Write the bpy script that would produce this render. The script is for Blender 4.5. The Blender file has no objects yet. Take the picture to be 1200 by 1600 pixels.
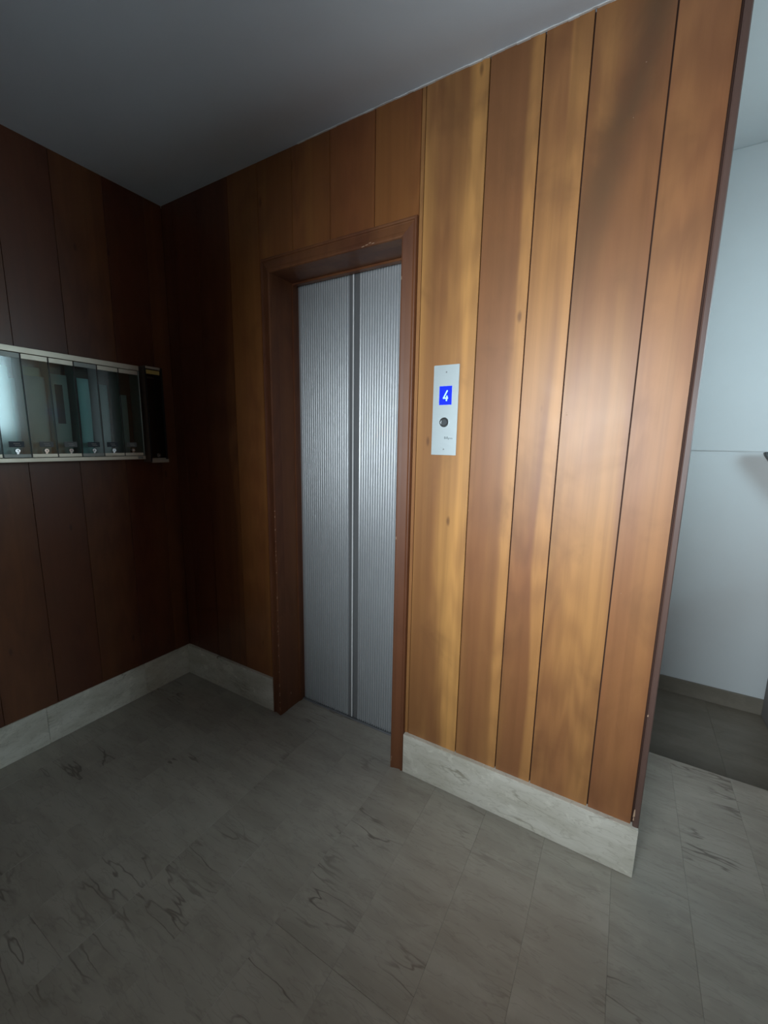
import bpy, bmesh, math, random
from mathutils import Vector, Matrix, Euler

scene = bpy.context.scene
COL = scene.collection

# ------------------------------------------------------------------ camera
F_PX = 643.418
CAM_YAW, CAM_PITCH, CAM_ROLL = math.radians(-30.2757), math.radians(-9.6187), math.radians(0.9801)
CAM_LOC = Vector((2.3445, -1.5220, 1.5))
fwd = Vector((math.sin(CAM_YAW) * math.cos(CAM_PITCH), math.cos(CAM_YAW) * math.cos(CAM_PITCH), math.sin(CAM_PITCH)))
rt0 = Vector((math.cos(CAM_YAW), -math.sin(CAM_YAW), 0))
up0 = rt0.cross(fwd)
c_, s_ = math.cos(CAM_ROLL), math.sin(CAM_ROLL)
rt = rt0 * c_ + up0 * s_
up = up0 * c_ - rt0 * s_
cd = bpy.data.cameras.new('camera')
cam = bpy.data.objects.new('camera', cd)
COL.objects.link(cam)
cd.sensor_fit = 'VERTICAL'
cd.sensor_height = 24.0
cd.sensor_width = 18.0
cd.lens = F_PX * 24.0 / 1600.0
cd.clip_start = 0.02
cam.matrix_world = Matrix(((rt.x, up.x, -fwd.x, CAM_LOC.x), (rt.y, up.y, -fwd.y, CAM_LOC.y),
                           (rt.z, up.z, -fwd.z, CAM_LOC.z), (0, 0, 0, 1)))
scene.camera = cam

# ------------------------------------------------------------------ world, lights, exposure
w = bpy.data.worlds.new('world')
scene.world = w
w.use_nodes = True
bg = w.node_tree.nodes['Background']
bg.inputs['Color'].default_value = (0.62, 0.78, 1.0, 1)
bg.inputs['Strength'].default_value = 0.12


def area(name, loc, target, sx, sy, power, col, spread=180):
    l = bpy.data.lights.new(name, 'AREA')
    l.shape = 'RECTANGLE'
    l.size, l.size_y = sx, sy
    l.energy = power
    l.color = col
    l.spread = math.radians(spread)
    o = bpy.data.objects.new(name, l)
    COL.objects.link(o)
    o.location = loc
    o.rotation_euler = (Vector(target) - Vector(loc)).to_track_quat('-Z', 'Y').to_euler()
    return o


# daylight arriving at the two glazed openings out of view (entrance door behind the viewer, hall window)
area('entrance_daylight', (2.08, -2.20, 1.60), (2.34, 0.0, 1.38), 0.75, 0.85, 21.5, (0.86, 0.94, 1.0), 86)
area('hall_window_daylight', (4.62, 0.60, 2.05), (2.8, 1.3, 1.9), 0.9, 1.0, 50, (0.66, 0.89, 1.0), 150)

scene.view_settings.view_transform = 'Standard'
scene.view_settings.look = 'None'
scene.view_settings.exposure = 0.0
scene.view_settings.gamma = 1.0
scene.view_settings.use_curve_mapping = False

rnd = random.Random(7)


# ------------------------------------------------------------------ mesh helpers
def add_box(bm, x0, x1, y0, y1, z0, z1, bev=0.0, seg=1):
    vs = [bm.verts.new(p) for p in ((x0, y0, z0), (x1, y0, z0), (x1, y1, z0), (x0, y1, z0),
                                    (x0, y0, z1), (x1, y0, z1), (x1, y1, z1), (x0, y1, z1))]
    fs = [bm.faces.new([vs[i] for i in f]) for f in
          ((0, 3, 2, 1), (4, 5, 6, 7), (0, 1, 5, 4), (1, 2, 6, 5), (2, 3, 7, 6), (3, 0, 4, 7))]
    if bev > 0:
        es = set()
        for f in fs:
            es.update(f.edges)
        bmesh.ops.bevel(bm, geom=list(es), offset=bev, segments=seg, affect='EDGES', clamp_overlap=True)
    return bm


def add_prism(bm, pts, fn0, fn1, smooth=False):
    """closed outline pts; fn0/fn1 map a 2d point to the two end positions"""
    a = [bm.verts.new(fn0(p)) for p in pts]
    b = [bm.verts.new(fn1(p)) for p in pts]
    n = len(pts)
    for i in range(n):
        j = (i + 1) % n
        f = bm.faces.new((a[i], a[j], b[j], b[i]))
        f.smooth = smooth
    bm.faces.new(a[::-1])
    bm.faces.new(b)
    return bm


def add_disc(bm, c, r0, r1, t, axis='y', n=24, r_in=0.0):
    """cylinder / ring lying against a wall: from c outwards by t along -axis(y) or +axis(x)"""
    def P(a, r, d):
        u, v = r * math.cos(a), r * math.sin(a)
        if axis == 'y':
            return (c[0] + u, c[1] - d, c[2] + v)
        return (c[0] + d, c[1] + u, c[2] + v)
    A = [bm.verts.new(P(2 * math.pi * i / n, r0, 0)) for i in range(n)]
    B = [bm.verts.new(P(2 * math.pi * i / n, r1, t)) for i in range(n)]
    for i in range(n):
        j = (i + 1) % n
        f = bm.faces.new((A[i], A[j], B[j], B[i]))
        f.smooth = True
    if r_in > 0:
        Cc = [bm.verts.new(P(2 * math.pi * i / n, r_in, t)) for i in range(n)]
        D = [bm.verts.new(P(2 * math.pi * i / n, r_in, t * 0.25)) for i in range(n)]
        for i in range(n):
            j = (i + 1) % n
            bm.faces.new((B[i], B[j], Cc[j], Cc[i]))
            bm.faces.new((Cc[i], Cc[j], D[j], D[i]))
        bm.faces.new(D)
    else:
        bm.faces.new(B)
    bm.faces.new(A[::-1])
    return bm


def link(name, bm, mat, parent=None, org=(0, 0, 0)):
    org = Vector(org)
    bmesh.ops.translate(bm, verts=bm.verts, vec=-org)
    bmesh.ops.recalc_face_normals(bm, faces=bm.faces)
    me = bpy.data.meshes.new(name)
    bm.to_mesh(me)
    bm.free()
    me.materials.append(mat)
    o = bpy.data.objects.new(name, me)
    COL.objects.link(o)
    if parent is not None:
        o.parent = parent
        base = Vector((0, 0, 0))
        p = parent
        while p is not None:
            base += p.location
            p = p.parent
        o.location = org - base
    else:
        o.location = org
    return o


def box(name, b, mat, parent=None, bev=0.0, seg=1, org=None):
    bm = bmesh.new()
    add_box(bm, *b, bev=bev, seg=seg)
    if org is None:
        org = ((b[0] + b[1]) / 2, (b[2] + b[3]) / 2, (b[4] + b[5]) / 2)
    return link(name, bm, mat, parent, org)


def empty(name, loc):
    o = bpy.data.objects.new(name, None)
    o.empty_display_size = 0.1
    COL.objects.link(o)
    o.location = loc
    return o


def tag(o, label=None, cat=None, group=None, kind=None):
    if label: o['label'] = label
    if cat: o['category'] = cat
    if group: o['group'] = group
    if kind: o['kind'] = kind
    return o


# ------------------------------------------------------------------ materials
class NT:
    def __init__(s, name):
        s.m = bpy.data.materials.new(name)
        s.m.use_nodes = True
        s.n = s.m.node_tree.nodes
        s.l = s.m.node_tree.links
        s.b = s.n['Principled BSDF']

    def node(s, t, **k):
        x = s.n.new(t)
        for a, v in k.items():
            setattr(x, a, v)
        return x

    def put(s, inp, v):
        if isinstance(v, bpy.types.NodeSocket):
            s.l.new(v, inp)
        else:
            inp.default_value = v

    def math(s, op, a, b=0.0, c=0.0, clamp=False):
        x = s.node('ShaderNodeMath', operation=op, use_clamp=clamp)
        s.put(x.inputs[0], a); s.put(x.inputs[1], b); s.put(x.inputs[2], c)
        return x.outputs[0]

    def vmath(s, op, a, b):
        x = s.node('ShaderNodeVectorMath', operation=op)
        s.put(x.inputs[0], a); s.put(x.inputs[1], b)
        return x.outputs[0]

    def mix(s, f, a, b, bt='MIX'):
        x = s.node('ShaderNodeMix', data_type='RGBA', blend_type=bt)
        x.clamp_factor = True
        s.put(x.inputs[0], f)
        s.put(x.inputs[6], a if isinstance(a, bpy.types.NodeSocket) else (*a, 1))
        s.put(x.inputs[7], b if isinstance(b, bpy.types.NodeSocket) else (*b, 1))
        return x.outputs[2]

    def noise(s, vec, scale, detail=3, rough=.5, dist=0.0):
        x = s.node('ShaderNodeTexNoise')
        s.put(x.inputs['Vector'], vec)
        x.inputs['Scale'].default_value = scale
        x.inputs['Detail'].default_value = detail
        x.inputs['Roughness'].default_value = rough
        x.inputs['Distortion'].default_value = dist
        return x.outputs['Fac']

    def smooth(s, v, a, b):
        x = s.node('ShaderNodeMapRange', interpolation_type='SMOOTHSTEP')
        s.put(x.inputs[0], v)
        s.put(x.inputs[1], a); s.put(x.inputs[2], b)
        return x.outputs[0]

    def bump(s, h, strength=.2, dist=.002):
        x = s.node('ShaderNodeBump')
        s.put(x.inputs['Height'], h)
        x.inputs['Strength'].default_value = strength
        x.inputs['Distance'].default_value = dist
        s.l.new(x.outputs[0], s.b.inputs['Normal'])


def plain(name, col, rough=.5, metal=0.0, spec=.5, emit=None, es=0.0, coat=0.0):
    t = NT(name)
    t.b.inputs['Base Color'].default_value = (*col, 1)
    t.b.inputs['Roughness'].default_value = rough
    t.b.inputs['Metallic'].default_value = metal
    t.b.inputs['Specular IOR Level'].default_value = spec
    t.b.inputs['Coat Weight'].default_value = coat
    if emit:
        t.b.inputs['Emission Color'].default_value = (*emit, 1)
        t.b.inputs['Emission Strength'].default_value = es
    return t.m


def worn(name, col, var=.12, rough=.5, metal=0.0, scale=14, coat=0.0, stretch=(1, 1, 1)):
    """painted or metal surface with faint procedural mottling"""
    t = NT(name)
    tc = t.node('ShaderNodeTexCoord').outputs['Object']
    v = t.vmath('MULTIPLY', tc, stretch)
    n = t.noise(v, scale, 5, .6)
    d = tuple(c * (1 - var) for c in col)
    e = tuple(min(1, c * (1 + var)) for c in col)
    t.put(t.b.inputs['Base Color'], t.mix(n, d, e))
    t.put(t.b.inputs['Roughness'], t.math('MULTIPLY_ADD', n, .15, rough - .07))
    t.b.inputs['Metallic'].default_value = metal
    t.b.inputs['Coat Weight'].default_value = coat
    return t.m


def wood(name, heart, gold, red, rough=.34, props=True, dark=1.0):
    """varnished cherry boards: long vertical figure, sapwood bands, cathedral grain"""
    t = NT(name)
    tc = t.node('ShaderNodeTexCoord').outputs['Object']
    oi = t.node('ShaderNodeObjectInfo')
    off = t.node('ShaderNodeCombineXYZ')
    t.l.new(t.math('MULTIPLY', oi.outputs['Random'], 37.0), off.inputs[0])
    t.l.new(t.math('MULTIPLY', oi.outputs['Random'], 91.0), off.inputs[2])
    p = t.vmath('ADD', tc, off.outputs[0])
    sep = t.node('ShaderNodeSeparateXYZ'); t.l.new(tc, sep.inputs[0])
    slow = t.noise(t.vmath('MULTIPLY', p, (3.5, 3.5, .62)), 1.0, 2, .5)
    slow2 = t.noise(t.vmath('MULTIPLY', p, (6, 6, .30)), 1.0, 2, .5, .6)
    streak = t.noise(t.vmath('MULTIPLY', p, (38, 38, .7)), 1.0, 3, .5, .3)
    fine = t.noise(t.vmath('MULTIPLY', p, (520, 520, 7)), 1.0, 3, .6)
    # cathedral figure
    wv = t.node('ShaderNodeTexWave', wave_type='RINGS', rings_direction='X')
    t.put(wv.inputs['Vector'], t.vmath('MULTIPLY', p, (6.0, 6.0, .55)))
    wv.inputs['Scale'].default_value = 2.6
    wv.inputs['Distortion'].default_value = 7.5
    wv.inputs['Detail'].default_value = 2.0
    wv.inputs['Detail Scale'].default_value = 1.2
    ring = wv.outputs['Fac']
    blot = t.noise(t.vmath('MULTIPLY', p, (5, 5, 3.2)), 1.0, 4, .6, .6)
    c = t.mix(t.smooth(slow2, .38, .66), heart, gold)
    c = t.mix(t.math('MULTIPLY', t.smooth(slow, .45, .72), .75), c, red)
    if props:
        def at(nm):
            a = t.node('ShaderNodeAttribute', attribute_type='OBJECT')
            a.attribute_name = nm
            return a.outputs['Fac']
        u = t.math('DIVIDE', sep.outputs[0], at('board_width'))
        u = t.math('ADD', u, t.math('MULTIPLY', t.math('SUBTRACT', slow, .5), 1.0))
        sap = t.smooth(u, t.math('SUBTRACT', at('sap'), .05), t.math('ADD', at('sap'), .07))
        c = t.mix(t.math('MULTIPLY', sap, .85), c, tuple(min(1, g * 1.12) for g in gold))
        c = t.mix(at('reddish'), c, red)
        # grey mineral stain running up one board
        st = t.math('ABSOLUTE', t.math('SUBTRACT', t.math('ADD', t.math('DIVIDE', sep.outputs[0], at('board_width')),
                    t.math('MULTIPLY', t.math('SUBTRACT', blot, .5), .5)), t.math('MULTIPLY', t.math('SUBTRACT', sep.outputs[2], 2.42), 1.05)))
        st = t.math('MULTIPLY', t.math('SUBTRACT', 1.0, t.smooth(st, .0, .42)), t.smooth(sep.outputs[2], 1.7, 2.35))
        c = t.mix(t.math('MULTIPLY', t.math('MULTIPLY', st, at('stain')), .8), c, (.115, .062, .030))
    c = t.mix(t.math('MULTIPLY', t.smooth(streak, .35, .75), .28), c, tuple(h * .55 for h in heart))
    c = t.mix(t.math('MULTIPLY', t.math('MULTIPLY', ring, t.smooth(slow, .40, .62)), .34), c, tuple(r * .62 for r in red))
    vo = t.node('ShaderNodeTexVoronoi', feature='F1')
    t.put(vo.inputs['Vector'], t.vmath('MULTIPLY', p, (7.0, 7.0, 2.6)))
    vo.inputs['Scale'].default_value = 1.0
    vd = t.math('ADD', vo.outputs['Distance'], t.math('MULTIPLY', t.math('SUBTRACT', streak, .5), .06))
    knot = t.math('SUBTRACT', 1.0, t.smooth(vd, .025, .075))
    c = t.mix(t.math('MULTIPLY', knot, .65), c, tuple(r * .38 for r in red))
    c = t.mix(t.math('MULTIPLY', t.smooth(blot, .50, .76), .42), c, tuple(h * .6 for h in heart))
    c = t.mix(t.math('MULTIPLY', fine, .16), c, tuple(h * .45 for h in heart))
    if dark != 1.0:
        c = t.mix(1.0, c, (dark, dark, dark), 'MULTIPLY')
    t.put(t.b.inputs['Base Color'], c)
    t.put(t.b.inputs['Roughness'], t.math('MULTIPLY_ADD', blot, .16, rough - .06))
    t.b.inputs['Specular IOR Level'].default_value = .42
    t.b.inputs['Coat Weight'].default_value = .05
    t.b.inputs['Coat Roughness'].default_value = .45
    t.bump(t.math('ADD', fine, t.math('MULTIPLY', streak, .6)), .06, .001)
    return t.m


def marble(name, lo, hi, vein, rough=.3, amount=.5, dir=(1.3, 5.0, 3.0), seed=True, coat=0.0):
    t = NT(name)
    tc = t.node('ShaderNodeTexCoord').outputs['Object']
    p = tc
    if seed:
        oi = t.node('ShaderNodeObjectInfo')
        off = t.node('ShaderNodeCombineXYZ')
        t.l.new(t.math('MULTIPLY', oi.outputs['Random'], 53.0), off.inputs[0])
        t.l.new(t.math('MULTIPLY', oi.outputs['Random'], 29.0), off.inputs[1])
        p = t.vmath('ADD', tc, off.outputs[0])
    wp = t.node('ShaderNodeTexNoise'); t.put(wp.inputs['Vector'], p); wp.inputs['Scale'].default_value = 5; wp.inputs['Detail'].default_value = 4
    q = t.vmath('ADD', p, t.vmath('MULTIPLY', t.vmath('SUBTRACT', wp.outputs['Color'], (.5, .5, .5)), (.06, .035, .05)))
    cloud = t.noise(t.vmath('MULTIPLY', q, dir), 1.6, 5, .6)
    cloud2 = t.noise(q, 9, 5, .65)
    vn = t.noise(t.vmath('MULTIPLY', q, dir), 1.9, 3, .5)
    vline = t.math('SUBTRACT', 1.0, t.smooth(t.math('ABSOLUTE', t.math('SUBTRACT', vn, .5)), .0, .022))
    vmask = t.smooth(t.noise(q, 3.0, 2), .50, .70)
    vline = t.math('MULTIPLY', vline, vmask)
    vn2 = t.noise(t.vmath('MULTIPLY', q, dir), 5.5, 3, .5)
    v2 = t.math('SUBTRACT', 1.0, t.smooth(t.math('ABSOLUTE', t.math('SUBTRACT', vn2, .47)), .0, .03))
    c = t.mix(t.smooth(cloud, .3, .7), lo, hi)
    c = t.mix(t.math('MULTIPLY', t.smooth(cloud2, .5, .75), .35), c, tuple(min(1, h * 1.25) for h in hi))
    c = t.mix(t.math('MULTIPLY', v2, amount * .22), c, vein)
    c = t.mix(t.math('MULTIPLY', vline, amount), c, vein)
    if seed:
        hs = t.node('ShaderNodeHueSaturation'); t.l.new(c, hs.inputs['Color'])
        t.l.new(t.math('MULTIPLY_ADD', oi.outputs['Random'], .07, .965), hs.inputs['Value'])
        c = hs.outputs[0]
    t.put(t.b.inputs['Base Color'], c)
    t.put(t.b.inputs['Roughness'], t.math('MULTIPLY_ADD', cloud2, .22, rough - .08))
    t.b.inputs['Coat Weight'].default_value = coat
    t.bump(cloud2, .05, .002)
    return t.m


def plaster(name, col, rough=.85, bumpy=.1, mott=.05):
    t = NT(name)
    tc = t.node('ShaderNodeTexCoord').outputs['Object']
    n = t.noise(tc, 3.0, 4, .6)
    f = t.noise(tc, 180, 4, .6)
    t.put(t.b.inputs['Base Color'], t.mix(n, tuple(c * (1 - mott) for c in col), tuple(min(1, c * (1 + mott)) for c in col)))
    t.b.inputs['Roughness'].default_value = rough
    t.b.inputs['Specular IOR Level'].default_value = .25
    t.bump(f, bumpy, .002)
    return t.m


HEART, GOLD, RED = (.29, .125, .045), (.60, .30, .092), (.30, .115, .050)
M_BOARD = wood('cherry_boards', HEART, GOLD, RED, rough=.42)
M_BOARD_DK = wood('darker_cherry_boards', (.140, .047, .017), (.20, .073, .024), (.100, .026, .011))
M_CASE = wood('red_brown_casing_wood', (.185, .066, .028), (.225, .088, .034), (.15, .048, .023), rough=.48, props=False)
M_BACK = plain('dark_groove_wood', (.045, .016, .008), .8)
M_TRIM = wood('brown_corner_strip_wood', (.13, .075, .060), (.155, .09, .07), (.11, .06, .05), rough=.36, props=False)
M_CHIP = plain('bare_pale_wood', (.5, .33, .22), .8)
M_CEIL = plaster('ceiling_plaster', (.70, .785, .87), bumpy=.12, mott=.04)
M_HALL = plaster('hall_plaster', (.64, .70, .72), bumpy=.06, mott=.04)
M_ROOM = plaster('lobby_plaster', (.55, .55, .54))
M_DARKROOM = plaster('grey_plaster', (.25, .25, .25))
M_EDGE = plain('white_filler', (.8, .8, .78), .9)
M_TILE = marble('beige_marble_tiles', (.33, .30, .25), (.41, .38, .32), (.12, .10, .08), rough=.36, amount=.8, dir=(1.3, 7.5, 3))
M_GROUT = plain('dark_joint', (.16, .135, .105), .9)
M_SKIRT = marble('polished_cream_marble', (.60, .57, .475), (.78, .75, .66), (.24, .20, .13), rough=.22, amount=.95, dir=(2.0, 3.0, 7.0))
M_LAND = marble('landing_marble', (.19, .175, .14), (.25, .23, .19), (.09, .08, .06), rough=.4, amount=.4)
M_STEEL = worn('brushed_steel', (.56, .58, .595), .04, .42, .6, 1.5)
M_STEEL_FLAT = worn('dull_grey_steel', (.30, .31, .32), .05, .42, .6, 8)
M_PLATE = worn('satin_aluminium_plate', (.50, .57, .585), .03, .38, .35, 30, stretch=(1, 1, 12))
M_SCREEN = plain('blue_screen', (.0, .01, .3), .3, emit=(.003, .02, .95), es=1.0)
M_DIGIT = plain('lit_digit', (.3, .6, .9), .4, emit=(.36, .72, 1.0), es=.95)
M_INK = plain('grey_print', (.10, .13, .14), .7)
M_ALU_HILITE = plain('edge_highlight_aluminium', (.90, .91, .91), .45)  # pale matt colour, paints in the highlight along the leaf's meeting edge
M_CHROME = plain('chrome', (.62, .65, .66), .18, 1.0)
M_BTN = plain('dark_button_face', (.34, .38, .40), .22, .9)
M_ALU = worn('champagne_aluminium', (.58, .53, .43), .05, .38, .55, 20)
M_ALU_D = worn('dark_grey_aluminium', (.24, .25, .23), .05, .42, .5, 20)
M_HOUSE = worn('grey_green_sheet_metal', (.34, .42, .40), .06, .55, .1, 20)
M_BLACK = plain('black_edge', (.012, .011, .011), .45)
M_SMOKE = plain('dark_brown_metal', (.17, .125, .095), .5)
M_LABEL = plain('dark_name_card', (.02, .035, .05), .5)
M_LABEL2 = plain('grey_name_card', (.11, .12, .12), .5)
M_YELLOW = worn('yellow_sticker', (.50, .36, .10), .1, .6)
M_PAPER = plain('white_paper', (.78, .80, .76), .8)
M_PAPER_C = plain('pale_turquoise_paper', (.58, .78, .78), .8)
M_PAPER_B = plain('beige_paper', (.52, .47, .36), .8)
M_PAPER_G = plain('grey_paper', (.42, .41, .385), .8)
M_PRINT = plain('dark_print', (.06, .05, .05), .8)
M_RAIL = worn('dark_green_grey_paint', (.06, .075, .08), .08, .45)


def glass(name, tint, mixf, rough=.04):
    t = NT(name)
    tr = t.node('ShaderNodeBsdfTransparent')
    tr.inputs[0].default_value = (*tint, 1)
    gl = t.node('ShaderNodeBsdfGlossy')
    gl.inputs['Roughness'].default_value = rough
    fr = t.node('ShaderNodeFresnel'); fr.inputs[0].default_value = 1.5
    mx = t.node('ShaderNodeMixShader')
    t.l.new(t.math('ADD', fr.outputs[0], mixf, clamp=True), mx.inputs[0])
    t.l.new(tr.outputs[0], mx.inputs[1]); t.l.new(gl.outputs[0], mx.inputs[2])
    t.l.new(mx.outputs[0], t.n['Material Output'].inputs['Surface'])
    return t.m


M_GLASS = glass('greenish_glass', (.80, .92, .91), .01, .12)
M_GLASS_DK = glass('smoked_glass', (.62, .56, .50), .02, .06)
M_GLASS_CLEAR = glass('clear_glass', (.97, .98, .98), .0)

# ------------------------------------------------------------------ setting
H = 2.748          # lobby ceiling
XR = 2.504         # right end of the lift wall
YH = 1.755         # hall wall
ZL = -0.17         # sunk landing
HH = 3.165         # hall ceiling

# --- floor of marble tiles
floor = empty('floor', (0, 0, 0)); floor['kind'] = 'structure'
bm = bmesh.new()
add_box(bm, -0.1, 4.6, -2.25, 0.19, -0.25, -0.021)
add_box(bm, XR - .3, 4.6, 0.19, 0.715, -0.25, -0.021)
link('floor_bed', bm, M_GROUT, floor)
GX, PW, PL, GAP = 1.757, 0.2277, 0.855, 0.0004
fixed = {-2: -.765, -1: -.765, 0: -.765, 3: .09, 4: .38, 1: -1.06, 2: -.62}
for k in range(-8, 13):
    xa, xb = GX + k * PW, GX + (k + 1) * PW
    j0 = fixed.get(k, rnd.uniform(-.8, 0))
    for n in range(-5, 4):
        ya, yb = j0 + n * PL, j0 + (n + 1) * PL
        a, b = max(xa, 0.0), min(xb, 4.4)
        if b - a < .02:
            continue
        pieces = []
        c, d = max(ya, -2.1), min(yb, -0.001)
        if d - c > .02:
            pieces.append((a, b, c, d))
        if b > XR + .002:
            aa = max(a, XR + .002)
            c, d = max(ya, -0.001), min(yb, .735)
            if d - c > .02:
                if pieces and a >= XR:      # same slab continues past the wall line
                    pp = pieces.pop()
                    c = pp[2]
                if b - aa > .02:
                    pieces.append((aa, b, c, d))
        for (a1, b1, c1, d1) in pieces:
            dz = rnd.uniform(-.0005, .0005)
            o = box('tile', (a1 + GAP / 2, b1 - GAP / 2, c1 + GAP / 2, d1 - GAP / 2, -.02, dz), M_TILE, floor, bev=.0003)
# slab filling the recess in front of the lift doors
box('threshold_slab', (.812, 1.546, .0005, .155, -.02, .0), M_TILE, floor, bev=.0003)
# step down to the landing by the hall wall
st = empty('trim_1', (3.4, .72, 0)); st['kind'] = 'structure'
box('riser', (XR, 4.4, .70, .715, ZL, -.021), M_LAND, st)
land = empty('trim_2', (3.4, 1.2, ZL)); land['kind'] = 'structure'
xs = [XR, 2.95, 3.40, 3.85, 4.4]
for i in range(4):
    for (ya, yb) in ((.715, 1.235), (1.235, YH)):
        box('slab', (xs[i] + .0003, xs[i + 1] - .0003, ya + .0003, yb - .0003, ZL - .03, ZL), M_LAND, land, bev=.0004)
box('slab_bed', (XR, 4.4, .70, YH, ZL - .08, ZL - .031), M_GROUT, land)

# --- ceilings
ceil = box('ceiling', (-.1, XR, -2.25, .2, H, H + .12), M_CEIL)
ceil['kind'] = 'structure'
cb = box('hall_ceiling', (XR, 4.6, -2.25, YH + .1, HH, HH + .1), M_HALL, ceil)
cb = box('ceiling_drop', (XR - .02, XR, -2.25, -.001, H + .12, HH + .1), M_HALL, ceil)
# ragged line of filler where ceiling and boards meet
bm = bmesh.new()
x = 1.0
while x < XR - .01:
    L = rnd.uniform(.01, .045)
    h = rnd.uniform(.0015, .0045) * (0.5 + .5 * min(1, (x - 1.0)))
    add_box(bm, x, min(x + L, XR), -.005 - rnd.uniform(0, .002), .0, H - h, H)
    x += L
t1 = link('trim_3', bm, M_EDGE); t1['kind'] = 'structure'
bm = bmesh.new()
y = -.28
while y < -.005:
    L = rnd.uniform(.01, .03)
    add_box(bm, 0, .004, y, min(y + L, 0), H - rnd.uniform(.002, .004), H)
    y += L
t1 = link('trim_4', bm, M_EDGE); t1['kind'] = 'structure'

# --- boarded lift wall (back wall)
wall = empty('wall_back', (0, 0, 0)); wall['kind'] = 'structure'
OX0, OX1, OZ = .806, 1.552, 2.288      # rough opening behind the casing
bm = bmesh.new()
add_box(bm, -.1, OX0, .013, .20, 0, H)
add_box(bm, OX1, XR - .002, .013, .20, 0, H)
add_box(bm, OX0, OX1, .013, .20, OZ, H)
link('backing', bm, M_BACK, wall)
# x0, x1, gap, tone props (sap, reddish, stain), material
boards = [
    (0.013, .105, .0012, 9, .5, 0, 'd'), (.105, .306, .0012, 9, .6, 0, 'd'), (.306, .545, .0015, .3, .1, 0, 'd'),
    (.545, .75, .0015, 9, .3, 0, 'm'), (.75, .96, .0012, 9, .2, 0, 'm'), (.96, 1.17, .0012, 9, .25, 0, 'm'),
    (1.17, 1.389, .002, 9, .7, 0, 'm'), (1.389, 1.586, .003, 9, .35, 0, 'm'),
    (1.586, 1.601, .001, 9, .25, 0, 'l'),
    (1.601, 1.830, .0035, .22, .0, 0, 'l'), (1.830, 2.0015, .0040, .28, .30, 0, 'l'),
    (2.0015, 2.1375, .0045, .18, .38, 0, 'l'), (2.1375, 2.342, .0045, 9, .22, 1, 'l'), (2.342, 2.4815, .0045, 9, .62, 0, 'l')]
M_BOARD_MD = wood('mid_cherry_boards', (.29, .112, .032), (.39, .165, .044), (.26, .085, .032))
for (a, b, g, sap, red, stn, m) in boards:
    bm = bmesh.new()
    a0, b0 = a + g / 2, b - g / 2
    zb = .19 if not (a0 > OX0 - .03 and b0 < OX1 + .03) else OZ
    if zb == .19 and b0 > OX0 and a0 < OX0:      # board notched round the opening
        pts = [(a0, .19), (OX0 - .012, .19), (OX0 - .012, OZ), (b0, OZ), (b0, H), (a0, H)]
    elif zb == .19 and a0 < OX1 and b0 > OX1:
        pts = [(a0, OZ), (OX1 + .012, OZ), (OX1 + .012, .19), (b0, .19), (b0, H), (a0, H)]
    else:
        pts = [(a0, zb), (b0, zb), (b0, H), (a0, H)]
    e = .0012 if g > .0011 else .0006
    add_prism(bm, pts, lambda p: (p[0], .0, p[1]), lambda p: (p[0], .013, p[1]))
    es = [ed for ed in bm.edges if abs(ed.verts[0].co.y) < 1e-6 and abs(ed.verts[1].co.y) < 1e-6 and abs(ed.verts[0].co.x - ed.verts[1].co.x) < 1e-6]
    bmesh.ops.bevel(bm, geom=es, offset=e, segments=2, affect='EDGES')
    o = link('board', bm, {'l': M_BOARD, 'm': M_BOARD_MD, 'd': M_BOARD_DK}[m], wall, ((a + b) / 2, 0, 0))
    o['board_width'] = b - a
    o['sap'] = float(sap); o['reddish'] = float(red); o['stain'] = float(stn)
# brown strip closing the outer corner
bm = bmesh.new()
add_prism(bm, [(2.4855, -.004), (2.489, -.007), (2.501, -.007), (XR, -.003), (XR, .03), (2.4855, .03)],
          lambda p: (p[0], p[1], .182), lambda p: (p[0], p[1], H))
link('corner_strip', bm, M_TRIM, wall, (2.495, 0, 0))
bm = bmesh.new()
for (x, z, hh, ww) in ((2.4865, .245, .016, .003), (2.4862, .222, .007, .002), (2.487, .62, .004, .002)):
    add_prism(bm, [(x - ww, z - hh), (x + ww, z - hh * .7), (x + ww * .6, z + hh), (x - ww * .5, z + hh * .8)],
              lambda p: (p[0], -.0078, p[1]), lambda p: (p[0], -.006, p[1]))
link('chip', bm, M_CHIP, wall, (2.4865, -.007, .24))
# nicks in the varnish of the boards
bm = bmesh.new()
for (x, z, s) in ((2.155, 1.60, .0022), (2.153, 1.606, .0012), (2.28, 2.56, .0015), (2.262, 2.43, .0014), (2.37, 1.02, .0012), (2.125, 1.33, .0012)):
    add_disc(bm, (x, .0, z), s, s * .6, .0006, 'y', 7)
o = link('nick', bm, M_CHIP, wall, (2.15, 0, 1.6)); o['kind'] = 'stuff'

# the lift shaft behind the boards, its flank faces the hall
sh = box('wall_shaft', (.2, XR - .001, .78, YH - .001, 0, HH), M_HALL); sh['kind'] = 'structure'
fl = empty('wall_flank', (XR, .4, 0)); fl['kind'] = 'structure'
box('core', (XR - .06, XR - .012, .2005, YH - .001, ZL - .1, HH), M_BACK, fl)
for k in range(7):
    ya, yb = .0305 + k * .2462, .0305 + (k + 1) * .2462
    bm = bmesh.new()
    add_box(bm, -(yb - ya) / 2 + .0012, (yb - ya) / 2 - .0012, 0, .0017 if k == 0 else .010, ZL if k > 2 else .0, HH)
    o = link('board', bm, M_BOARD_MD, fl)
    o.rotation_euler = (0, 0, math.pi / 2)
    o.location = (0, (ya + yb) / 2 - .4, 0)
    o['board_width'] = yb - ya
    o['sap'], o['reddish'], o['stain'] = 9.0, .2 + .1 * (k % 4), 0.0
box('plaster_return', (XR - .06, XR - .012, .0135, .20, H + .001, HH), M_BACK, fl)

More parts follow.
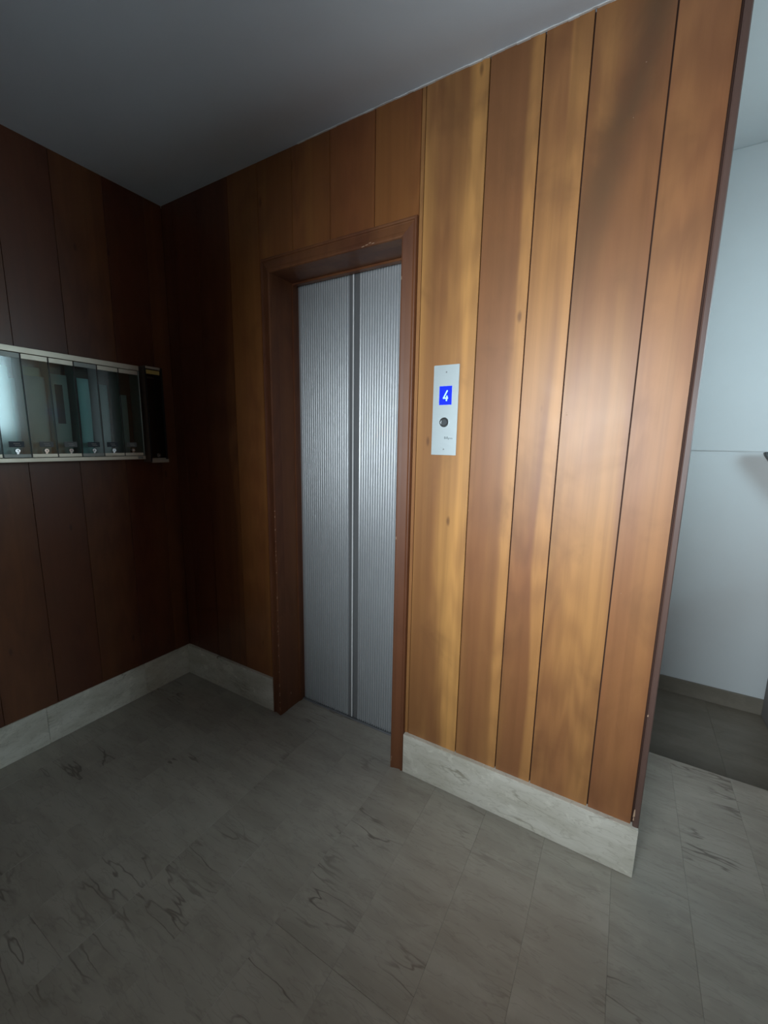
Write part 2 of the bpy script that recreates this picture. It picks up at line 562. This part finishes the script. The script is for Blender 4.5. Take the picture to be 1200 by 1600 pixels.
# --- left boarded wall
lw = empty('wall_left', (0, 0, 0)); lw['kind'] = 'structure'
box('backing', (-.12, -.0005, -2.25, .2, 0, H), M_BACK, lw)
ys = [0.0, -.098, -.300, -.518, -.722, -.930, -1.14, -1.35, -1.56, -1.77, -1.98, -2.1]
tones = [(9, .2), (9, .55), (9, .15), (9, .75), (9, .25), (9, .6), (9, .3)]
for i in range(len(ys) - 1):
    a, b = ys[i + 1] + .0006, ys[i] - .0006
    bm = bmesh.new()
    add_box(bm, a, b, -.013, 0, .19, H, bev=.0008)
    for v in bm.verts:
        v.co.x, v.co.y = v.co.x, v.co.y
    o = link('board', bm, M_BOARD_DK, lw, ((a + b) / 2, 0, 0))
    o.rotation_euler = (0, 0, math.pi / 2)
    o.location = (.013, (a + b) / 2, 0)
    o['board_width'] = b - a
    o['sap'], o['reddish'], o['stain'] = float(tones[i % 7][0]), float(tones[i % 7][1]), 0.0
lw.location = (-.013, 0, 0)

# --- marble skirting
for nm, segs, fn in (
    ('baseboard_back', [(.020, .30), (.30, .772)], None),
    ('baseboard_right', [(1.5885, XR)], None)):
    g = empty(nm, (segs[0][0], 0, 0)); g['kind'] = 'structure'
    for (a, b) in segs:
        box('slab', (a + .0004, b - .0004, -.020, .0125, .0005, .192), M_SKIRT, g, bev=.0015, seg=2)
g = empty('baseboard_left', (0, 0, 0)); g['kind'] = 'structure'
for (a, b) in ((-.295, -.0005), (-.776, -.295), (-1.6, -.776), (-2.1, -1.6)):
    box('slab', (-.013, .020, a + .0004, b - .0004, .0005, .192), M_SKIRT, g, bev=.0015, seg=2)
g = empty('baseboard_hall', (XR, YH, ZL)); g['kind'] = 'structure'
for (a, b) in ((XR, 3.25), (3.25, 4.4)):
    box('slab', (a + .0005, b - .0005, YH - .016, YH, ZL + .0005, ZL + .105), M_LAND, g, bev=.0012)

# --- hall wall with its shallow ledge line
hw = empty('wall_hall', (3.4, YH, 0)); hw['kind'] = 'structure'
box('lower_face', (XR, 4.5, YH, YH + .15, ZL - .1, 1.4815), M_HALL, hw)
box('upper_face', (XR, 4.5, YH - .010, YH + .15, 1.4815, HH), M_HALL, hw, bev=.003, seg=2)

pw = empty('wall_shading_parapet', (3.26, 1.3, ZL)); pw['kind'] = 'structure'  # low wall added to shade the landing and the foot of the hall wall
box('plaster_face', (3.235, 3.34, .72, YH - .011, ZL, .78), M_DARKROOM, pw, bev=.004)

# --- walls out of view, with the glazed openings that let the daylight in
wr = empty('wall_right', (4.4, -1, 0)); wr['kind'] = 'structure'
bm = bmesh.new()
add_box(bm, 4.4, 4.55, -2.25, 0.0, ZL, HH)
add_box(bm, 4.4, 4.55, 1.1, YH + .1, ZL - .1, HH)
add_box(bm, 4.4, 4.55, 0.0, 1.1, ZL - .1, .9)
add_box(bm, 4.4, 4.55, 0.0, 1.1, 2.6, HH)
link('plaster_face', bm, M_ROOM, wr)
wn = empty('window_1', (4.45, .55, .9)); wn['kind'] = 'structure'
bm = bmesh.new()
for b in ((4.43, 4.49, 0, .05, .9, 2.6), (4.43, 4.49, 1.05, 1.1, .9, 2.6), (4.43, 4.49, .05, 1.05, .9, .95), (4.43, 4.49, .05, 1.05, 2.55, 2.6), (4.44, 4.48, .53, .57, .95, 2.55)):
    add_box(bm, *b, bev=.003)
link('window_frame', bm, M_ALU_D, wn)
box('pane', (4.458, 4.462, .05, 1.05, .95, 2.55), M_GLASS_CLEAR, wn)
wf = empty('wall_front', (2, -2.1, 0)); wf['kind'] = 'structure'
bm = bmesh.new()
add_box(bm, -.1, 1.5, -2.25, -2.1, 0, HH)
add_box(bm, 2.5, 4.55, -2.25, -2.1, 0, HH)
add_box(bm, 1.5, 2.5, -2.25, -2.1, 2.5, HH)
link('plaster_face', bm, M_DARKROOM, wf)
dr = empty('door_2', (2.0, -2.15, 0)); dr['kind'] = 'structure'
bm = bmesh.new()
for b in ((1.5, 1.56, -2.18, -2.12, 0, 2.5), (2.44, 2.5, -2.18, -2.12, 0, 2.5), (1.56, 2.44, -2.18, -2.12, 2.42, 2.5), (1.56, 2.44, -2.18, -2.12, 0, .9)):
    add_box(bm, *b, bev=.004)
link('door_stile', bm, M_CASE, dr)
box('pane', (1.56, 2.44, -2.153, -2.147, .9, 2.42), M_GLASS_CLEAR, dr)

# ------------------------------------------------------------------ lift door
door = empty('door_1', (1.179, .0, 0)); door['kind'] = 'structure'
CX0, CX1, CI0, CI1, CT, CIT = .773, 1.5865, .833, 1.525, 2.331, 2.262
# casing profile: (u from outer edge to inner edge, y depth), slim bead outside, flat, bead on the arris
CW = .0605
prof = [(0, -.0), (0, -.016), (.002, -.0195), (.006, -.0205), (.0105, -.019), (.012, -.0155), (.016, -.0150), (.040, -.0205), (.048, -.024),
        (.054, -.0255), (.0585, -.024), (CW, -.0195), (CW, .03), (.02, .03), (.02, 0)]


def casing(side):
    bm = bmesh.new()
    if side == 'L':
        add_prism(bm, prof, lambda p: (CX0 + p[0], p[1], .0005), lambda p: (CX0 + p[0], p[1], CT - p[0] * (CT - CIT) / CW))
    elif side == 'R':
        add_prism(bm, prof, lambda p: (CX1 - p[0], p[1], .0005), lambda p: (CX1 - p[0], p[1], CT - p[0] * (CT - CIT) / CW))
    else:
        add_prism(bm, prof, lambda p: (CX0 + p[0], p[1], CT - p[0] * (CT - CIT) / CW), lambda p: (CX1 - p[0], p[1], CT - p[0] * (CT - CIT) / CW))
    return bm


link('casing', casing('L'), M_CASE, door, (.80, 0, 0))
link('casing', casing('R'), M_CASE, door, (1.555, 0, 0))
o = link('casing', casing('T'), M_CASE, door, (1.179, 0, 2.29))
# jambs and soffit lining the recess
YD = .170
for s in (0, 1):
    bm = bmesh.new()
    if s == 0:
        add_box(bm, .8065, CI0 - .001, .030, .1545, .0005, CIT + .02, bev=.001)
        add_box(bm, .8065, CI0 + .004, .1280, .1545, .0005, CIT, bev=.002, seg=2)
        add_box(bm, .8065, CI0 - .001, .1545, .2, .0005, CIT + .02)
    else:
        add_box(bm, CI1 + .001, 1.5515, .030, .1545, .0005, CIT + .02, bev=.001)
        add_box(bm, CI1 - .004, 1.5515, .1280, .1545, .0005, CIT, bev=.002, seg=2)
        add_box(bm, CI1 + .001, 1.5515, .1545, .2, .0005, CIT + .02)
    link('jamb', bm, M_CASE, door, (.82 if s == 0 else 1.54, .1, 0))
bm = bmesh.new()
add_box(bm, CI0 - .001, CI1 + .001, .030, .1545, CIT + .002, CIT + .024, bev=.001)
add_box(bm, CI0, CI1, .1280, .1545, CIT - .008, CIT + .002, bev=.0015)
add_box(bm, CI0 - .001, CI1 + .001, .1545, .2, CIT + .002, CIT + .024)
link('soffit', bm, M_CASE, door, (1.179, .1, CIT))
# metal sill with its two running grooves
bm = bmesh.new()
add_prism(bm, [(.1555, -.01), (.1555, .001), (.1585, .0035), (.164, .0035), (.164, -.004), (.169, -.004), (.169, .003), (.185, .003), (.185, -.004), (.190, -.004), (.190, .003), (.20, .003), (.20, -.01)],
          lambda p: (CI0 - .001, p[0], p[1]), lambda p: (CI1 + .001, p[0], p[1]))
link('sill', bm, M_STEEL_FLAT, door, (1.179, .17, 0))


def leaf(x0, x1, flat_side):
    """sliding leaf with vertical flutes; flat band along the meeting edge"""
    bm = bmesh.new()
    pitch, r = .0138, .0043
    pts = []
    FB = .029
    if flat_side == 'r':
        fa, fb = x0, x1 - FB
    else:
        fa, fb = x0 + FB, x1
    y0 = YD
    n = int((fb - fa) / pitch)
    fl = []
    xx = fb - pitch * n if flat_side == 'r' else fa
    for i in range(n):
        cx = xx + pitch * (i + .5)
        fl.append((cx - r - .0002, y0 + .003))
        for k in range(0, 7):
            a = math.pi * k / 6
            fl.append((cx - r * math.cos(a), y0 + .003 - .0075 * math.sin(a)))
        fl.append((cx + r + .0002, y0 + .003))
    if flat_side == 'r':
        front = [(x0, y0 + .003)] + fl + [(fb + .002, y0 - .001), (x1 - .001, y0 - .001), (x1, y0)]
    else:
        front = [(x0, y0 + .004), (x0 + .003, y0 + .001), (fa - .002, y0 + .001)] + fl + [(x1, y0 + .003)]
    pts = front + [(x1, y0 + .027), (x0, y0 + .027)]
    add_prism(bm, pts, lambda p: (p[0], p[1], .006), lambda p: (p[0], p[1], CIT + .001))
    return bm


XM = 1.1795
a = link('door_leaf', leaf(CI0 + .0005, XM - .0008, 'r'), M_STEEL, door, (1.0, YD, 0))
b = link('door_leaf', leaf(XM + .0022, CI1 - .0005, 'l'), M_STEEL, door, (1.35, YD, 0))
bm = bmesh.new()
add_box(bm, XM - .0068, XM - .0010, YD - .0065, YD - .0012, .008, CIT, bev=.0018, seg=2)
link('edge_bead', bm, M_ALU_HILITE, a)
box('edge_band', (XM - .0275, XM - .0072, YD - .0022, YD - .0011, .008, CIT), M_STEEL_FLAT, a)
box('edge_band', (XM + .0040, XM + .0300, YD - .0005, YD + .0012, .008, CIT), M_STEEL_FLAT, b)
# bare wood showing along the knocked left arris and on the lintel
bm = bmesh.new()
r2 = random.Random(3)
for i in range(34):
    z = .03 + 1.15 * (r2.random() ** 1.7)
    h = r2.uniform(.002, .011); wd = r2.uniform(.0006, .0019)
    add_prism(bm, [(CI0 - .0035 - wd, z), (CI0 - .0035 + wd, z + h * .3), (CI0 - .0035 + wd * .5, z + h), (CI0 - .0035 - wd * .7, z + h * .8)],
              lambda p: (p[0], -.0262, p[1]), lambda p: (p[0], -.0225, p[1]))
for (x, z) in ((1.37, 2.268), (1.385, 2.272), (1.40, 2.268), (1.352, 2.265)):
    add_prism(bm, [(x - .006, z - .001), (x + .005, z - .0005), (x + .007, z + .002), (x - .003, z + .0015)], lambda p: (p[0], -.0265, p[1]), lambda p: (p[0], -.0225, p[1]))
for (x, z) in ((1.532, .04), (1.534, .055), (1.531, 2.12), (1.533, 1.1)):
    add_prism(bm, [(x - .001, z - .006), (x + .0012, z - .004), (x + .001, z + .007), (x - .001, z + .005)], lambda p: (p[0], -.0265, p[1]), lambda p: (p[0], -.0225, p[1]))
o = link('bare_wood_chips', bm, M_CHIP, door, (CI0, -.025, .3)); o['kind'] = 'stuff'
box('scratch', (CI0 - .001, CI0 - .0004, .058, .0605, .085, .098), M_CHIP, door)

# ------------------------------------------------------------------ call panel
pn = empty('lift_call_panel', (1.7215, 0, 1.4545))
tag(pn, 'slim silver lift call panel with blue floor display beside the lift door', 'call panel')
bm = bmesh.new()
add_box(bm, 1.670, 1.7725, -.004, -.0002, 1.4545, 1.792, bev=.0012, seg=2)
link('face_plate', bm, M_PLATE, pn, (1.7215, 0, 1.62))
dsp = box('floor_display', (1.6962, 1.7470, -.0049, -.0041, 1.6450, 1.7145), M_SCREEN, pn)
tag(dsp, 'blue screen showing a pale 4')
# slanted figure 4
cx, cz, S = 1.7205, 1.6595, 1.0
def stroke(bm, p, q, wd, y0, y1):
    d = Vector((q[0] - p[0], q[1] - p[1])).normalized(); nrm = Vector((-d.y, d.x)) * wd / 2
    e = d * wd * .35
    P = [(p[0] - e.x + nrm.x, p[1] - e.y + nrm.y), (p[0] - e.x - nrm.x, p[1] - e.y - nrm.y), (q[0] + e.x - nrm.x, q[1] + e.y - nrm.y), (q[0] + e.x + nrm.x, q[1] + e.y + nrm.y)]
    add_prism(bm, P, lambda t: (t[0], y0, t[1]), lambda t: (t[0], y1, t[1]))
bm = bmesh.new()
U = lambda px, py: (1.6962 + (px - 200) / 720 * .0508, 1.7145 - (py - 260) / 1060 * .0695)
stroke(bm, U(655, 530), U(455, 930), .0052, -.00545, -.0049)
stroke(bm, U(450, 940), U(690, 940), .0052, -.0055, -.0049)
stroke(bm, U(650, 830), U(625, 1080), .0052, -.0054, -.0049)
link('digit_four', bm, M_DIGIT, dsp)
bt = bmesh.new()
add_disc(bt, (1.7205, -.004, 1.5795), .0188, .0180, .0045, 'y', 32, r_in=.0140)
bt = link('call_button', bt, M_CHROME, pn, (1.7205, -.004, 1.5795))
bm = bmesh.new()
add_disc(bm, (1.7205, -.0052, 1.5795), .0134, .0120, .0032, 'y', 28)
link('button_face', bm, M_BTN, bt)
for z in (1.7655, 1.4765):
    bm = bmesh.new()
    add_disc(bm, (1.7215, -.004, z), .0030, .0024, .0009, 'y', 12)
    link('screw', bm, M_STEEL_FLAT, pn)


def text(body, size, loc, rot, mat, parent, name):
    cu = bpy.data.curves.new(name, 'FONT')
    cu.body = body; cu.size = size; cu.extrude = .0002; cu.align_x = 'CENTER'
    cu.resolution_u = 3
    tmp = bpy.data.objects.new(name, cu)
    COL.objects.link(tmp)
    dg = bpy.context.evaluated_depsgraph_get()
    me = bpy.data.meshes.new_from_object(tmp.evaluated_get(dg))
    bpy.data.objects.remove(tmp)
    me.materials.clear(); me.materials.append(mat)
    me.transform(Matrix.Translation(loc) @ Euler(rot).to_matrix().to_4x4())
    bm = bmesh.new(); bm.from_mesh(me)
    return link(name, bm, mat, parent, loc)


text('Bill', .013, Vector((1.7305, -.0043, 1.5165)), (math.pi / 2, 0, 0), M_INK, pn, 'printed_name')
text('grou', .010, Vector((1.7480, -.0043, 1.5160)), (math.pi / 2, 0, 0), M_INK, pn, 'printed_name')

# ------------------------------------------------------------------ letterboxes on the left wall
D = .100                      # front plane
P0, PITCH = -.2475, .0975
NB = 9
Y1 = P0
Y0 = P0 - NB * PITCH
bank = empty('letterbox_bank', (0, Y1, 1.389))
tag(bank, 'long row of glass-fronted letterboxes with pale metal rails on the dark left wall', 'letterboxes')
bm = bmesh.new()
add_box(bm, .0005, .004, Y0 - .004, Y1 + .004, 1.392, 1.866)
add_box(bm, .004, D - .006, Y0 - .004, Y1 + .004, 1.860, 1.866)
add_box(bm, .004, D - .006, Y0 - .004, Y1 + .004, 1.392, 1.398)
add_box(bm, .004, D - .002, Y0 - .006, Y0 - .002, 1.392, 1.866)
add_box(bm, .004, D - .002, Y1 + .002, Y1 + .006, 1.392, 1.866)
link('housing', bm, M_HOUSE, bank)
for i in range(1, NB):
    y = P0 - i * PITCH
    box('partition', (.004, D - .008, y - .0012, y + .0012, 1.398, 1.860), M_HOUSE, bank)
box('top_rail', (D - .012, D + .005, Y0 - .006, Y1 + .004, 1.8445, 1.8685), M_ALU, bank, bev=.001)
o = box('bottom_rail', (D - .012, D + .007, Y0 - .006, Y1 + .004, 1.3885, 1.4065), M_ALU, bank, bev=.001)
box('maker_plate', (D + .007, D + .0078, Y1 - .036, Y1 - .010, 1.3915, 1.4035), M_ALU_D, o)
looks = {0: (M_ALU, M_LABEL2), 1: (M_ALU, M_LABEL), 2: (M_ALU_D, M_LABEL), 3: (M_ALU, M_LABEL2), 4: (M_ALU, M_LABEL2), 5: (M_ALU_D, M_LABEL)}
for i in range(NB):
    yb = P0 - i * PITCH - .0012
    ya = yb - PITCH + .0024
    strip, card = looks.get(i, (M_ALU, M_LABEL2))
    yc = (ya + yb) / 2
    d = box('door', (D - .0035, D + .001, ya + .001, yb - .001, 1.822, 1.8425), strip, bank, bev=.0006)
    box('glass_pane', (D - .0030, D, ya + .0008, yb - .0008, 1.4235, 1.822), M_GLASS, d)
    box('foot_strip', (D - .0035, D + .001, ya + .001, yb - .001, 1.4085, 1.4235), strip, d, bev=.0006)
    bm = bmesh.new()
    add_box(bm, D - .001, D + .0006, ya - .0016, ya + .0012, 1.409, 1.842)
    link('pane_edge', bm, M_BLACK, d)
    off = {0: -.012, 1: -.008, 2: .004, 3: .004, 4: .008}.get(i, 0)
    nc = box('name_card', (D + .0002, D + .0012, yc - .026 + off, yc + .026 + off, 1.4530, 1.4770), card, d)
    bm = bmesh.new()
    for (ly, lz, lw_) in ((-.010, 1.4680, .014), (-.006, 1.4610, .010)):
        for q in range(4):
            add_box(bm, D + .0012, D + .0014, yc + off + ly + q * .0055, yc + off + ly + q * .0055 + .0038, lz - .0012, lz + .0014)
    link('lettering', bm, M_PAPER_G, nc)
    bm = bmesh.new()
    add_disc(bm, (D, yc + off * .6, 1.4375), .0095, .0085, .006, 'x', 20, r_in=.003)
    lk = link('lock', bm, M_CHROME, d)
    box('lock_tongue', (D, D + .003, yc + off * .6 - .004, yc + off * .6 + .004, 1.4235, 1.4290), M_CHROME, lk)

# post standing in the boxes (each piece leans against the back or a side)
def sheet(name, y0, y1, z0, z1, x0, x1, mat, label, curl=.004, group=None, mark=None):
    """slightly curled upright sheet or envelope"""
    bm = bmesh.new()
    n = 6
    rows = []
    for s in (0, .0012):
        g = []
        for j in range(n + 1):
            t = j / n
            z = z0 + (z1 - z0) * t
            x = x0 + (x1 - x0) * t + curl * math.sin(t * math.pi)
            g.append([bm.verts.new((x + s, y0, z)), bm.verts.new((x + s + .001, (y0 + y1) / 2, z)), bm.verts.new((x + s, y1, z))])
        rows.append(g)
    for g in rows:
        for j in range(n):
            for k in range(2):
                f = bm.faces.new((g[j][k], g[j][k + 1], g[j + 1][k + 1], g[j + 1][k])); f.smooth = True
    a, b = rows
    for j in range(n):
        for k in (0, 2):
            bm.faces.new((a[j][k], a[j + 1][k], b[j + 1][k], b[j][k]))
    for j in (0, n):
        for k in range(2):
            bm.faces.new((a[j][k], a[j][k + 1], b[j][k + 1], b[j][k]))
    o = link(name, bm, mat, None, ((x0 + x1) / 2, (y0 + y1) / 2, z0))
    tag(o, label, 'mail', group)
    return o


ZF = 1.3985
def bay(i):  # inner y range of box i (0 nearest the room corner)
    return P0 - (i + 1) * PITCH + .004, P0 - i * PITCH - .004
a, b = bay(5)
sheet('envelope', a + .002, b - .030, ZF, 1.790, .050, .060, M_PAPER, 'tall white envelope in the leftmost visible letterbox')
sheet('leaflet', b - .030, b - .001, ZF, 1.745, .022, .030, M_PAPER_C, 'blue-grey leaflet beside the tall white envelope in the leftmost letterbox')
a, b = bay(4)
sheet('envelope', a + .004, b - .004, ZF, 1.800, .030, .040, M_PAPER_B, 'yellowish envelope at the back of the second letterbox from the left')
sheet('brochure', a + .010, b - .002, ZF, 1.760, .055, .062, M_PAPER_G, 'dull brown brochure in front of the yellowish envelope')
a, b = bay(3)
o = sheet('leaflet', a + .004, b - .012, ZF, 1.780, .050, .058, M_PAPER_G, 'grey leaflet with a dark framed picture in the third letterbox from the left')
bm = bmesh.new()
add_box(bm, .0615, .0625, a + .026, a + .056, 1.560, 1.735)
link('printed_picture', bm, M_PRINT, o)
a, b = bay(2)
sheet('envelope', a + .018, b - .022, ZF, 1.775, .058, .064, M_PAPER_C, 'bright turquoise-white envelope above the dark name card')
a, b = bay(1)
sheet('flyer', a + .018, b - .028, ZF, 1.760, .036, .044, M_PAPER_G, 'dim grey flyer in the second letterbox from the right end')
a, b = bay(0)
sheet('flyer', a + .022, b - .030, ZF, 1.720, .030, .038, M_PAPER_G, 'dim narrow flyer in the last letterbox before the bank ends')

# separate smoked glass box to the right of the bank
D2 = .088
Q0, Q1 = -.202, -.108
nb = empty('smoked_glass_box', (0, (Q0 + Q1) / 2, 1.368))
tag(nb, 'narrow dark glass letterbox with yellow sticker, right of the long row by the corner', 'letterbox')
bm = bmesh.new()
add_box(bm, .0005, .004, Q0, Q1, 1.370, 1.880)
add_box(bm, .004, D2 - .004, Q0, Q0 + .003, 1.370, 1.880)
add_box(bm, .004, D2 - .004, Q1 - .003, Q1, 1.370, 1.880)
add_box(bm, .004, D2 - .004, Q0 + .003, Q1 - .003, 1.876, 1.880)
add_box(bm, .004, D2 - .004, Q0 + .003, Q1 - .003, 1.370, 1.376)
link('housing', bm, M_SMOKE, nb)
box('glass_pane', (D2 - .003, D2, Q0 + .0045, Q1 - .010, 1.392, 1.862), M_GLASS_DK, nb)
bm = bmesh.new()
add_box(bm, D2 - .004, D2 + .003, Q0, Q0 + .0045, 1.372, 1.878)
add_box(bm, D2 - .004, D2 + .003, Q1 - .010, Q1, 1.372, 1.878)
link('side_frame', bm, M_BLACK, nb)
box('top_rail', (D2 - .004, D2 + .004, Q0 + .002, Q1 - .013, 1.8665, 1.8785), M_ALU, nb, bev=.0008)
box('bottom_rail', (D2 - .004, D2 + .008, Q0 + .002, Q1 + .002, 1.3670, 1.3850), M_ALU, nb, bev=.0008)
box('foot_strip', (D2 - .003, D2 + .003, Q0 + .003, Q1 - .012, 1.3860, 1.3915), M_ALU, nb, bev=.0006)
box('yellow_sticker', (D2, D2 + .0008, Q0 + .006, Q1 - .015, 1.8400, 1.8600), M_YELLOW, nb)
bm = bmesh.new()
add_disc(bm, (D2, Q0 + .042, 1.4080), .0115, .010, .006, 'x', 20, r_in=.003)
link('lock', bm, M_CHROME, nb)
box('paper_tab', (D2 - .005, D2 - .0042, Q0 + .012, Q0 + .050, 1.816, 1.826), M_PAPER_G, nb)

# ------------------------------------------------------------------ rail end on the hall wall
hr = empty('handrail', (3.03, YH - .02, 1.41))
tag(hr, 'dark painted rail end fixed to the white hall wall at the right edge', 'handrail')
bm = bmesh.new()
add_prism(bm, [(3.030, 1.4810), (3.030, 1.466), (3.075, 1.398), (3.30, 1.10), (3.36, 1.10), (3.15, 1.40), (3.13, 1.4810)],
          lambda p: (p[0], YH - .075, p[1]), lambda p: (p[0], YH - .035, p[1]))
bmesh.ops.bevel(bm, geom=list(bm.edges), offset=.004, segments=2, affect='EDGES')
link('rail', bm, M_RAIL, hr)
bm = bmesh.new()
add_box(bm, 3.10, 3.125, YH - .04, YH - .0005, 1.415, 1.440, bev=.003)
link('wall_bracket', bm, M_RAIL, hr)
bm = bmesh.new()
add_box(bm, 3.27, 3.295, YH - .04, YH - .0005, 1.155, 1.180, bev=.003)
link('wall_bracket', bm, M_RAIL, hr)
